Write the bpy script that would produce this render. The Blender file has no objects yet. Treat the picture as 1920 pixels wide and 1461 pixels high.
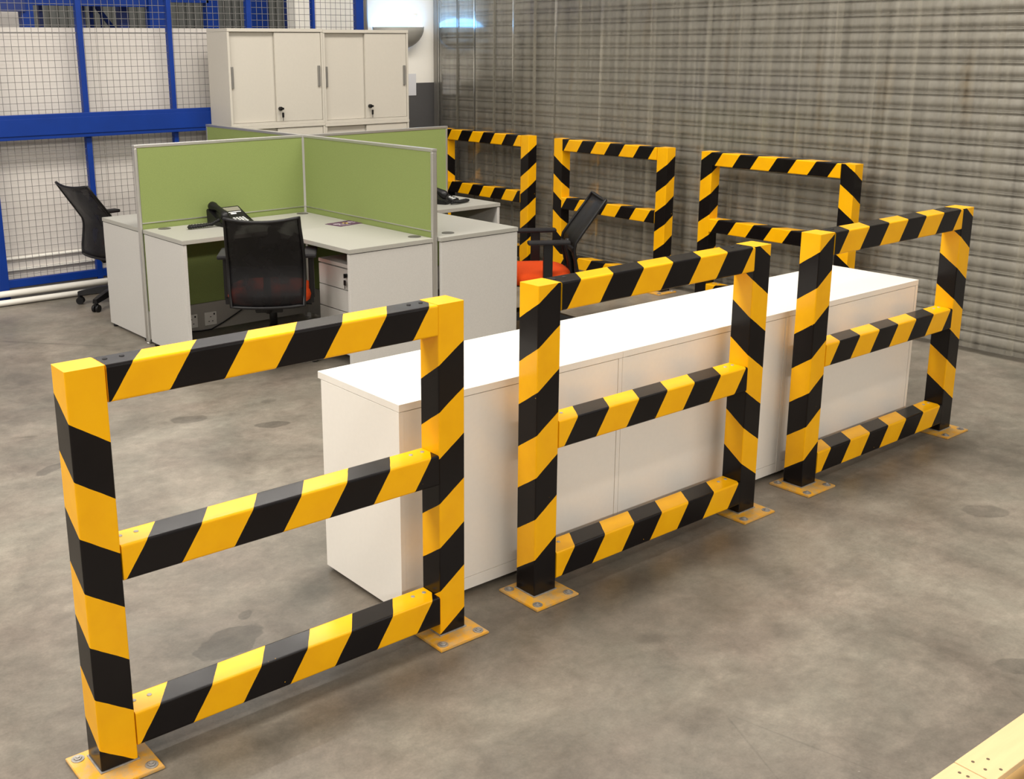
import bpy, bmesh, math, random
from mathutils import Vector, Matrix
random.seed(4)
PI = math.pi
SC = bpy.context.scene
COL = SC.collection

# ------------------------------------------------------------------ camera
cam_d = bpy.data.cameras.new('camera'); cam = bpy.data.objects.new('camera', cam_d); COL.objects.link(cam)
YAW, PIT, ROL = 0.665247, -0.251527, -0.004707
f = Vector((math.sin(YAW)*math.cos(PIT), math.cos(YAW)*math.cos(PIT), math.sin(PIT)))
r = f.cross(Vector((0, 0, 1))).normalized(); u = r.cross(f)
cr, sr = math.cos(ROL), math.sin(ROL)
rr = r*cr + u*sr; uu = u*cr - r*sr
cam.matrix_world = Matrix(((rr.x, uu.x, -f.x, -0.8385), (rr.y, uu.y, -f.y, -2.5528), (rr.z, uu.z, -f.z, 1.8467), (0, 0, 0, 1)))
cam_d.sensor_width = 36.0; cam_d.sensor_fit = 'HORIZONTAL'
cam_d.lens = 2086.29/1920*36
cam_d.shift_x = 114.73/1920; cam_d.shift_y = -109.91/1920
cam_d.clip_start = 0.05; cam_d.clip_end = 100
SC.camera = cam

# ------------------------------------------------------------------ world, lights, exposure
w = bpy.data.worlds.new('world'); SC.world = w; w.use_nodes = True
bg = w.node_tree.nodes['Background']; bg.inputs[0].default_value = (1.0, 0.95, 0.87, 1); bg.inputs[1].default_value = 0.38
SC.cycles.transparent_max_bounces = 32
vs = SC.view_settings
vs.view_transform = 'Standard'; vs.look = 'None'; vs.gamma = 1; vs.use_curve_mapping = False; vs.exposure = 0.0

def area(name, loc, sx, sy, power, col=(1.0, 0.945, 0.87), target=None):
    d = bpy.data.lights.new(name, 'AREA'); d.shape = 'RECTANGLE'; d.size = sx; d.size_y = sy
    d.energy = power; d.color = col
    o = bpy.data.objects.new(name, d); COL.objects.link(o); o.location = loc
    if target: o.rotation_euler = (Vector(target)-Vector(loc)).to_track_quat('-Z', 'Y').to_euler()
    return o
# unseen batten rows read from shadows and highlights, plus rows added as fill
area('batten_and_fill', (0.5, -3.4, 6.0), 16.0, 0.35, 130)
area('batten_and_fill', (1.0, -10.0, 5.4), 22.0, 0.45, 840, target=(1.0, 0.0, 0.9))  # added row, tilted at the scene to brighten the front faces
area('batten_and_fill', (-0.4, 1.6, 6.0), 13.0, 1.8, 960)
area('batten_and_fill', (5.2, 10.2, 6.2), 4.0, 0.40, 190)
area('batten_and_fill', (6.0, 17.0, 6.4), 24.0, 0.80, 340)  # added far row, giving grazing sheen on the black tops
area('batten_and_fill', (-5.5, 1.0, 5.5), 0.35, 12.0, 390)  # added side row, brightening the faces turned left

# ------------------------------------------------------------------ materials
MATS = {}
def mat(name, col, rough=0.5, metal=0.0, spec=0.5, noise=None, bump=None, coat=0.0):
    """noise=(scale, amount): mottles the colour; bump=(scale, strength)"""
    m = bpy.data.materials.new(name); m.use_nodes = True; nt = m.node_tree; b = nt.nodes['Principled BSDF']
    b.inputs['Base Color'].default_value = (*col, 1); b.inputs['Roughness'].default_value = rough
    b.inputs['Metallic'].default_value = metal; b.inputs['Specular IOR Level'].default_value = spec
    b.inputs['Coat Weight'].default_value = coat
    tc = nt.nodes.new('ShaderNodeTexCoord')
    if noise:
        n = nt.nodes.new('ShaderNodeTexNoise'); n.inputs['Scale'].default_value = noise[0]; n.inputs['Detail'].default_value = 6
        nt.links.new(tc.outputs['Object'], n.inputs['Vector'])
        cr_ = nt.nodes.new('ShaderNodeValToRGB')
        a = noise[1]
        cr_.color_ramp.elements[0].position = 0.3; cr_.color_ramp.elements[1].position = 0.7
        cr_.color_ramp.elements[0].color = (*[max(0, c*(1-a)) for c in col], 1); cr_.color_ramp.elements[1].color = (*[min(1, c*(1+a)) for c in col], 1)
        nt.links.new(n.outputs['Fac'], cr_.inputs[0]); nt.links.new(cr_.outputs[0], b.inputs['Base Color'])
    if bump:
        n2 = nt.nodes.new('ShaderNodeTexNoise'); n2.inputs['Scale'].default_value = bump[0]; n2.inputs['Detail'].default_value = 4
        nt.links.new(tc.outputs['Object'], n2.inputs['Vector'])
        bp = nt.nodes.new('ShaderNodeBump'); bp.inputs['Strength'].default_value = bump[1]; bp.inputs['Distance'].default_value = 0.004
        nt.links.new(n2.outputs['Fac'], bp.inputs['Height']); nt.links.new(bp.outputs[0], b.inputs['Normal'])
    MATS[name] = m
    return m

M_YEL = (0.86, 0.425, 0.003)
M_BLK = (0.013, 0.011, 0.012)
def stripe_material():
    m = bpy.data.materials.new('hazard_stripes'); m.use_nodes = True; nt = m.node_tree; L = nt.links; N = nt.nodes
    b = N['Principled BSDF']; b.inputs['Specular IOR Level'].default_value = 0.24
    uv = N.new('ShaderNodeUVMap'); uv.uv_map = 'stripe'
    sp = N.new('ShaderNodeSeparateXYZ'); L.new(uv.outputs[0], sp.inputs[0])
    tc = N.new('ShaderNodeTexCoord')
    wob = N.new('ShaderNodeTexNoise'); wob.inputs['Scale'].default_value = 22; wob.inputs['Detail'].default_value = 3
    L.new(tc.outputs['Object'], wob.inputs['Vector'])
    wm = N.new('ShaderNodeMath'); wm.operation = 'MULTIPLY_ADD'; wm.inputs[1].default_value = 0.012; wm.inputs[2].default_value = -0.006
    L.new(wob.outputs['Fac'], wm.inputs[0])
    ad = N.new('ShaderNodeMath'); ad.operation = 'ADD'; L.new(sp.outputs[0], ad.inputs[0]); L.new(wm.outputs[0], ad.inputs[1])
    fr = N.new('ShaderNodeMath'); fr.operation = 'FRACT'; L.new(ad.outputs[0], fr.inputs[0])
    l0 = N.new('ShaderNodeMath'); l0.operation = 'LESS_THAN'; l0.inputs[1].default_value = 0.5; L.new(fr.outputs[0], l0.inputs[0])
    # above the first stripe a post is plain yellow (uv.y = 1 marks posts)
    up = N.new('ShaderNodeMath'); up.operation = 'GREATER_THAN'; up.inputs[1].default_value = 0.0; L.new(ad.outputs[0], up.inputs[0])
    ua = N.new('ShaderNodeMath'); ua.operation = 'MULTIPLY'; L.new(up.outputs[0], ua.inputs[0]); L.new(sp.outputs[1], ua.inputs[1])
    l1 = N.new('ShaderNodeMath'); l1.operation = 'MAXIMUM'; L.new(l0.outputs[0], l1.inputs[0]); L.new(ua.outputs[0], l1.inputs[1])
    # the foot of a post, below the last stripe, is bare black paint
    lo_ = N.new('ShaderNodeMath'); lo_.operation = 'GREATER_THAN'; lo_.inputs[1].default_value = -3.5; L.new(ad.outputs[0], lo_.inputs[0])
    lt = N.new('ShaderNodeMath'); lt.operation = 'MULTIPLY'; L.new(l1.outputs[0], lt.inputs[0]); L.new(lo_.outputs[0], lt.inputs[1])
    # chipped flecks where the black tape is worn through to the yellow below
    vo = N.new('ShaderNodeTexNoise'); vo.inputs['Scale'].default_value = 70; vo.inputs['Detail'].default_value = 2
    L.new(tc.outputs['Object'], vo.inputs['Vector'])
    gt = N.new('ShaderNodeMath'); gt.operation = 'GREATER_THAN'; gt.inputs[1].default_value = 0.785; L.new(vo.outputs['Fac'], gt.inputs[0])
    mx = N.new('ShaderNodeMath'); mx.operation = 'MAXIMUM'; L.new(lt.outputs[0], mx.inputs[0]); L.new(gt.outputs[0], mx.inputs[1])
    # grubby yellow
    gr = N.new('ShaderNodeTexNoise'); gr.inputs['Scale'].default_value = 9; gr.inputs['Detail'].default_value = 7
    L.new(tc.outputs['Object'], gr.inputs['Vector'])
    ry = N.new('ShaderNodeValToRGB'); ry.color_ramp.elements[0].position = 0.32; ry.color_ramp.elements[1].position = 0.6
    ry.color_ramp.elements[0].color = (0.81, 0.385, 0.003, 1); ry.color_ramp.elements[1].color = (*M_YEL, 1)
    L.new(gr.outputs['Fac'], ry.inputs[0])
    rk = N.new('ShaderNodeValToRGB'); rk.color_ramp.elements[0].color = (0.004, 0.0028, 0.0028, 1); rk.color_ramp.elements[1].color = (0.008, 0.006, 0.006, 1)
    L.new(gr.outputs['Fac'], rk.inputs[0])
    mix = N.new('ShaderNodeMix'); mix.data_type = 'RGBA'
    L.new(mx.outputs[0], mix.inputs['Factor']); L.new(rk.outputs[0], mix.inputs['A']); L.new(ry.outputs[0], mix.inputs['B'])
    L.new(mix.outputs['Result'], b.inputs['Base Color'])
    rr_ = N.new('ShaderNodeMapRange'); rr_.inputs['To Min'].default_value = 0.13; rr_.inputs['To Max'].default_value = 0.30
    L.new(gr.outputs['Fac'], rr_.inputs['Value']); L.new(rr_.outputs[0], b.inputs['Roughness'])
    bp = N.new('ShaderNodeBump'); bp.inputs['Strength'].default_value = 0.035; bp.inputs['Distance'].default_value = 0.004
    L.new(wob.outputs['Fac'], bp.inputs['Height']); L.new(bp.outputs[0], b.inputs['Normal'])
    return m
STRIPE = stripe_material()
YELLOW = mat('yellow_paint', M_YEL, 0.34, noise=(12, 0.06))

def plate_material():
    m = mat('worn_yellow_plate', (0.74, 0.36, 0.02), 0.42); nt = m.node_tree; L = nt.links; N = nt.nodes; b = N['Principled BSDF']
    tc = N['Texture Coordinate']; n = N.new('ShaderNodeTexNoise'); n.inputs['Scale'].default_value = 26; n.inputs['Detail'].default_value = 7; n.inputs['Roughness'].default_value = 0.7
    L.new(tc.outputs['Object'], n.inputs['Vector'])
    c = N.new('ShaderNodeValToRGB'); c.color_ramp.elements[0].position = 0.42; c.color_ramp.elements[1].position = 0.72
    c.color_ramp.elements[0].color = (0.74, 0.36, 0.02, 1); c.color_ramp.elements[1].color = (0.42, 0.33, 0.20, 1)
    L.new(n.outputs['Fac'], c.inputs[0]); L.new(c.outputs[0], b.inputs['Base Color'])
    return m
PLATE = plate_material()

def floor_material():
    m = mat('concrete_floor', (0.30, 0.27, 0.22), 0.4); nt = m.node_tree; L = nt.links; N = nt.nodes; b = N['Principled BSDF']; tc = N['Texture Coordinate']
    def noise(scale, detail, rough=0.6, dist=0.0, sx=1, sy=1, off=0.0):
        mp = N.new('ShaderNodeMapping'); mp.inputs['Scale'].default_value = (sx, sy, 1); mp.inputs['Location'].default_value = (off, off*0.7, 0)
        L.new(tc.outputs['Object'], mp.inputs['Vector'])
        n = N.new('ShaderNodeTexNoise'); n.inputs['Scale'].default_value = scale; n.inputs['Detail'].default_value = detail
        n.inputs['Roughness'].default_value = rough; n.inputs['Distortion'].default_value = dist
        L.new(mp.outputs[0], n.inputs['Vector']); return n.outputs['Fac']
    def ramp(src, p0, p1, c0, c1):
        r_ = N.new('ShaderNodeValToRGB'); r_.color_ramp.elements[0].position = p0; r_.color_ramp.elements[1].position = p1
        r_.color_ramp.elements[0].color = (*c0, 1); r_.color_ramp.elements[1].color = (*c1, 1); L.new(src, r_.inputs[0]); return r_.outputs[0]
    def mixc(kind, fac, a, c):
        x = N.new('ShaderNodeMix'); x.data_type = 'RGBA'; x.blend_type = kind
        if isinstance(fac, float): x.inputs['Factor'].default_value = fac
        else: L.new(fac, x.inputs['Factor'])
        L.new(a, x.inputs['A']); L.new(c, x.inputs['B']); return x.outputs['Result']
    base = ramp(noise(1.6, 10, 0.62, 0.6, off=7.4), 0.30, 0.70, (0.145, 0.130, 0.109), (0.292, 0.266, 0.226))
    tint = ramp(noise(2.7, 6, 0.6, 0.3, off=4.2), 0.30, 0.70, (0.95, 0.975, 0.95), (1.05, 0.985, 0.96))
    col = mixc('MULTIPLY', 1.0, base, tint)
    mott = ramp(noise(8, 9, 0.72, 0.35, off=9.1), 0.33, 0.64, (0.78, 0.77, 0.76), (1.08, 1.075, 1.07))
    col = mixc('MULTIPLY', 1.0, col, mott)
    brush = ramp(noise(24, 7, 0.72, 0.3, 1.0, 1.4, off=2.0), 0.3, 0.7, (0.82, 0.82, 0.81), (1.09, 1.09, 1.08))
    col = mixc('MULTIPLY', 1.0, col, brush)
    fine = ramp(noise(120, 3, 0.6), 0.3, 0.7, (0.90, 0.90, 0.90), (1.07, 1.07, 1.07))
    col = mixc('MULTIPLY', 1.0, col, fine)
    wear = ramp(noise(0.8, 8, 0.66, 0.9, off=35.6), 0.34, 0.60, (0.70, 0.69, 0.68), (1.10, 1.10, 1.09))
    col = mixc('MULTIPLY', 1.0, col, wear)
    wear = ramp(noise(2.6, 6, 0.6, 0.4, off=54.2), 0.56, 0.74, (1.02, 1.02, 1.02), (0.74, 0.74, 0.73))
    col = mixc('MULTIPLY', 1.0, col, wear)
    front_dim = ramp(noise(0.28, 3, 0.5, 0.2, off=75.3), 0.40, 0.58, (0.80, 0.79, 0.78), (1.06, 1.06, 1.06))  # broad noise placed to paint the front floor darker, as if dimmer lit
    col = mixc('MULTIPLY', 1.0, col, front_dim)
    # dark damp-looking stains with crisp edges
    st = ramp(noise(2.1, 5, 0.55, 0.9, off=13.7), 0.715, 0.735, (1, 1, 1), (0.74, 0.74, 0.71))
    col = mixc('MULTIPLY', 1.0, col, st)
    # individual spill marks: (x, y, half length, half width, angle, edge softness, tint)
    geo = N.new('ShaderNodeNewGeometry')
    wn = N.new('ShaderNodeTexNoise'); wn.inputs['Scale'].default_value = 9; wn.inputs['Detail'].default_value = 4; L.new(geo.outputs['Position'], wn.inputs['Vector'])
    for x, y, a, b_, ang, soft, tint_ in ((1.445, 2.515, 0.10, 0.052, -12, 0.10, 0.64), (1.722, 2.182, 0.088, 0.045, -18, 0.10, 0.62), (0.575, 0.405, 0.125, 0.075, 22, 0.08, 0.62),
            (1.437, -0.958, 0.135, 0.0035, 65, 0.6, 0.82), (1.553, -1.066, 0.21, 0.0035, -77, 0.6, 0.82), (1.43, 4.436, 0.42, 0.012, -48.6, 0.9, 0.72),
            (0.70, 0.53, 0.035, 0.02, 40, 0.12, 0.7), (0.645, 2.27, 0.085, 0.035, 30, 0.15, 0.64), (2.40, -1.235, 0.08, 0.05, -40, 0.15, 0.70), (1.91, 2.533, 0.05, 0.03, 15, 0.3, 0.78),
            (3.47, -0.59, 0.085, 0.062, -35, 0.2, 0.68), (1.64, -0.42, 0.05, 0.03, -30, 0.9, 0.70), (2.02, -0.66, 0.07, 0.05, 10, 0.9, 0.74), (1.00, 0.56, 0.16, 0.06, 35, 1.2, 0.66), (0.60, -0.70, 0.15, 0.11, 20, 1.3, 0.74)):
        mp = N.new('ShaderNodeMapping'); mp.vector_type = 'TEXTURE'; mp.inputs['Location'].default_value = (x, y, 0); mp.inputs['Rotation'].default_value = (0, 0, math.radians(ang)); mp.inputs['Scale'].default_value = (a, b_, 1)
        L.new(geo.outputs['Position'], mp.inputs['Vector'])
        ln = N.new('ShaderNodeVectorMath'); ln.operation = 'LENGTH'; L.new(mp.outputs[0], ln.inputs[0])
        ad = N.new('ShaderNodeMath'); ad.operation = 'MULTIPLY_ADD'; ad.inputs[1].default_value = 1.3; L.new(wn.outputs['Fac'], ad.inputs[0]); L.new(ln.outputs['Value'], ad.inputs[2])
        mr = N.new('ShaderNodeMapRange'); mr.inputs['From Min'].default_value = 1.65-soft*0.5; mr.inputs['From Max'].default_value = 1.65+soft*0.5; mr.inputs['To Min'].default_value = tint_; mr.inputs['To Max'].default_value = 1.0
        L.new(ad.outputs[0], mr.inputs['Value'])
        cb = N.new('ShaderNodeCombineXYZ')
        for q in range(3): L.new(mr.outputs[0], cb.inputs[q])
        col = mixc('MULTIPLY', 1.0, col, cb.outputs[0])
    # pale chips
    sc_ = ramp(noise(38, 2, 0.5, 0.0, 1, 1, off=31.0), 0.785, 0.80, (0, 0, 0), (0.16, 0.15, 0.13))
    col = mixc('ADD', 1.0, col, sc_)
    L.new(col, b.inputs['Base Color'])
    rg = N.new('ShaderNodeMapRange'); rg.inputs['To Min'].default_value = 0.26; rg.inputs['To Max'].default_value = 0.55
    L.new(noise(3.3, 6, 0.6, 0.5, off=6.0), rg.inputs['Value']); L.new(rg.outputs[0], b.inputs['Roughness'])
    bp = N.new('ShaderNodeBump'); bp.inputs['Strength'].default_value = 0.15; bp.inputs['Distance'].default_value = 0.003
    L.new(noise(45, 6, 0.6, off=3.0), bp.inputs['Height']); L.new(bp.outputs[0], b.inputs['Normal'])
    return m
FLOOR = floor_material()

def shutter_material():
    m = mat('galvanised_slats', (0.44, 0.42, 0.37), 0.42, metal=0.5); nt = m.node_tree; L = nt.links; N = nt.nodes; b = N['Principled BSDF']; tc = N['Texture Coordinate']
    def noise(sc, loc, det=4):
        mp = N.new('ShaderNodeMapping'); mp.inputs['Scale'].default_value = sc; mp.inputs['Location'].default_value = loc
        L.new(tc.outputs['Object'], mp.inputs['Vector']); n = N.new('ShaderNodeTexNoise'); n.inputs['Scale'].default_value = 1; n.inputs['Detail'].default_value = det
        L.new(mp.outputs[0], n.inputs['Vector']); return n.outputs['Fac']
    def ramp(src, p0, p1, c0, c1):
        r_ = N.new('ShaderNodeValToRGB'); r_.color_ramp.elements[0].position = p0; r_.color_ramp.elements[1].position = p1
        r_.color_ramp.elements[0].color = (*c0, 1); r_.color_ramp.elements[1].color = (*c1, 1); L.new(src, r_.inputs[0]); return r_.outputs[0]
    a = ramp(noise((1, 22, 0.5), (0, 0, 0), 6), 0.3, 0.7, (0.27, 0.255, 0.230), (0.37, 0.352, 0.318))
    rust = ramp(noise((1, 5, 0.9), (3, 7, 2), 5), 0.62, 0.80, (1, 1, 1), (0.86, 0.70, 0.48))
    x = N.new('ShaderNodeMix'); x.data_type = 'RGBA'; x.blend_type = 'MULTIPLY'; x.inputs['Factor'].default_value = 1
    L.new(a, x.inputs['A']); L.new(rust, x.inputs['B']); L.new(x.outputs['Result'], b.inputs['Base Color'])
    rg = N.new('ShaderNodeMapRange'); rg.inputs['To Min'].default_value = 0.34; rg.inputs['To Max'].default_value = 0.54
    L.new(noise((1, 9, 9), (5, 1, 2), 5), rg.inputs['Value']); L.new(rg.outputs[0], b.inputs['Roughness'])
    return m
SHUT = shutter_material()

def pvc_material():
    m = bpy.data.materials.new('clear_vinyl'); m.use_nodes = True; nt = m.node_tree; L = nt.links; N = nt.nodes
    N.remove(N['Principled BSDF']); out = N['Material Output']
    t = N.new('ShaderNodeBsdfTransparent'); t.inputs[0].default_value = (0.985, 0.982, 0.97, 1)
    g = N.new('ShaderNodeBsdfGlossy'); g.inputs['Color'].default_value = (1, 1, 1, 1); g.inputs['Roughness'].default_value = 0.11
    fr = N.new('ShaderNodeFresnel'); fr.inputs['IOR'].default_value = 1.25
    mx = N.new('ShaderNodeMixShader'); L.new(fr.outputs[0], mx.inputs[0]); L.new(t.outputs[0], mx.inputs[1]); L.new(g.outputs[0], mx.inputs[2])
    d = N.new('ShaderNodeBsdfDiffuse'); d.inputs['Color'].default_value = (0.62, 0.58, 0.48, 1)
    tc = N.new('ShaderNodeTexCoord'); mp = N.new('ShaderNodeMapping'); mp.inputs['Scale'].default_value = (1, 26, 0.7)
    L.new(tc.outputs['Object'], mp.inputs['Vector']); n = N.new('ShaderNodeTexNoise'); n.inputs['Scale'].default_value = 1; n.inputs['Detail'].default_value = 5
    L.new(mp.outputs[0], n.inputs['Vector'])
    rg = N.new('ShaderNodeMapRange'); rg.inputs['From Min'].default_value = 0.35; rg.inputs['From Max'].default_value = 0.8; rg.inputs['To Min'].default_value = 0.015; rg.inputs['To Max'].default_value = 0.13
    L.new(n.outputs['Fac'], rg.inputs['Value'])
    mx2 = N.new('ShaderNodeMixShader'); L.new(rg.outputs[0], mx2.inputs[0]); L.new(mx.outputs[0], mx2.inputs[1]); L.new(d.outputs[0], mx2.inputs[2])
    L.new(mx2.outputs[0], out.inputs['Surface'])
    return m
PVC = pvc_material()

def mesh_fabric_material():
    m = bpy.data.materials.new('chair_mesh_fabric'); m.use_nodes = True; nt = m.node_tree; L = nt.links; N = nt.nodes
    b = N['Principled BSDF']; out = N['Material Output']
    b.inputs['Base Color'].default_value = (0.004, 0.0035, 0.0045, 1); b.inputs['Roughness'].default_value = 0.45; b.inputs['Specular IOR Level'].default_value = 0.3
    t = N.new('ShaderNodeBsdfTransparent')
    mx = N.new('ShaderNodeMixShader')
    tc = N.new('ShaderNodeTexCoord'); n = N.new('ShaderNodeTexNoise'); n.inputs['Scale'].default_value = 11; n.inputs['Detail'].default_value = 2; L.new(tc.outputs['Object'], n.inputs['Vector'])
    rg = N.new('ShaderNodeMapRange'); rg.inputs['From Min'].default_value = 0.38; rg.inputs['From Max'].default_value = 0.62; rg.inputs['To Min'].default_value = 0.80; rg.inputs['To Max'].default_value = 0.97
    L.new(n.outputs['Fac'], rg.inputs['Value']); L.new(rg.outputs[0], mx.inputs[0])
    L.new(t.outputs[0], mx.inputs[1]); L.new(b.outputs[0], mx.inputs[2]); L.new(mx.outputs[0], out.inputs['Surface'])
    return m
CHAIRMESH = mesh_fabric_material()

def emit(name, col, s):
    m = bpy.data.materials.new(name); m.use_nodes = True; nt = m.node_tree
    b = nt.nodes['Principled BSDF']; b.inputs['Base Color'].default_value = (*col, 1)
    b.inputs['Emission Color'].default_value = (*col, 1); b.inputs['Emission Strength'].default_value = s
    return m

WHITE = mat('white_melamine', (0.80, 0.765, 0.70), 0.30, noise=(60, 0.012))
CREAM = mat('cream_melamine', (0.52, 0.485, 0.42), 0.45, noise=(60, 0.015))
GREYDESK = mat('grey_melamine', (0.345, 0.335, 0.298), 0.42, noise=(180, 0.05))
DESKSIDE = mat('grey_melamine_side', (0.50, 0.485, 0.455), 0.45, noise=(150, 0.04))
GREEN = mat('green_fabric', (0.212, 0.262, 0.086), 0.92, spec=0.2, noise=(260, 0.10), bump=(500, 0.3))
ALU = mat('aluminium', (0.56, 0.55, 0.52), 0.34, metal=0.85)
HANDLE = mat('brushed_handle', (0.30, 0.29, 0.27), 0.4, metal=0.7)
RACEWAY = mat('grey_raceway', (0.33, 0.31, 0.28), 0.5)
BLACKPL = mat('black_plastic', (0.006, 0.0055, 0.006), 0.40, spec=0.3)
BLACKMT = mat('matte_black', (0.009, 0.008, 0.009), 0.6, spec=0.3)
ORANGE = mat('orange_fabric', (0.52, 0.048, 0.003), 0.85, spec=0.2, noise=(160, 0.08))
BLUE = mat('blue_powder_coat', (0.002, 0.028, 0.205), 0.45, spec=0.25, noise=(5, 0.08))
DKBLUE = mat('dark_blue_steel', (0.004, 0.022, 0.15), 0.5, noise=(4, 0.15))
WIRE = mat('galvanised_wire', (0.22, 0.21, 0.20), 0.45, metal=0.5)
BOARD = mat('white_board', (0.62, 0.58, 0.54), 0.5, noise=(1.2, 0.03))
WALLW = mat('white_wall_paint', (0.80, 0.77, 0.70), 0.6, noise=(2, 0.03))
DADO = mat('grey_wall_paint', (0.075, 0.072, 0.072), 0.55, noise=(3, 0.06))
PIPEW = mat('white_conduit', (0.76, 0.73, 0.66), 0.4)
STEEL = mat('zinc_bolt', (0.36, 0.34, 0.31), 0.55, metal=0.6, noise=(60, 0.2))
DARKHOLE = mat('dark_hole', (0.01, 0.009, 0.008), 0.7)
GROM = mat('grommet_grey', (0.085, 0.08, 0.068), 0.5)
SOCK = mat('socket_white', (0.66, 0.64, 0.60), 0.4)
PAPER = mat('paper', (0.62, 0.62, 0.64), 0.7)
KEYW = mat('white_legend', (0.72, 0.72, 0.70), 0.5)
DISP = mat('phone_display', (0.20, 0.19, 0.15), 0.25)
WOOD = mat('pallet_pine', (0.70, 0.50, 0.26), 0.65)
WOODD = mat('pallet_pine_dark', (0.50, 0.32, 0.12), 0.7)
NAIL = mat('nail_head', (0.12, 0.085, 0.05), 0.6)
GREYCORR = mat('grey_cladding', (0.15, 0.155, 0.145), 0.5, metal=0.2)
LAMPBODY = mat('lamp_shell', (0.30, 0.29, 0.26), 0.5)
CURB = mat('concrete_curb', (0.23, 0.215, 0.20), 0.75, noise=(8, 0.15))
PURPLE = mat('purple_print', (0.085, 0.022, 0.085), 0.35)
GOLD = mat('yellow_print', (0.70, 0.52, 0.10), 0.4)
PINK = mat('pale_print', (0.62, 0.55, 0.62), 0.4)

def wood_grain(m, sx, sy):
    nt = m.node_tree; L = nt.links; N = nt.nodes; b = N['Principled BSDF']; tc = N['Texture Coordinate']
    col = b.inputs['Base Color'].default_value[:3]
    mp = N.new('ShaderNodeMapping'); mp.inputs['Scale'].default_value = (sx, sy, 4); L.new(tc.outputs['Object'], mp.inputs['Vector'])
    n = N.new('ShaderNodeTexNoise'); n.inputs['Scale'].default_value = 6; n.inputs['Detail'].default_value = 6; L.new(mp.outputs[0], n.inputs['Vector'])
    c = N.new('ShaderNodeValToRGB'); c.color_ramp.elements[0].color = (*[x*0.86 for x in col], 1); c.color_ramp.elements[1].color = (*[min(1, x*1.10) for x in col], 1)
    L.new(n.outputs['Fac'], c.inputs[0]); L.new(c.outputs[0], b.inputs['Base Color'])
wood_grain(WOOD, 1, 9); wood_grain(WOODD, 1, 9)

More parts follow.
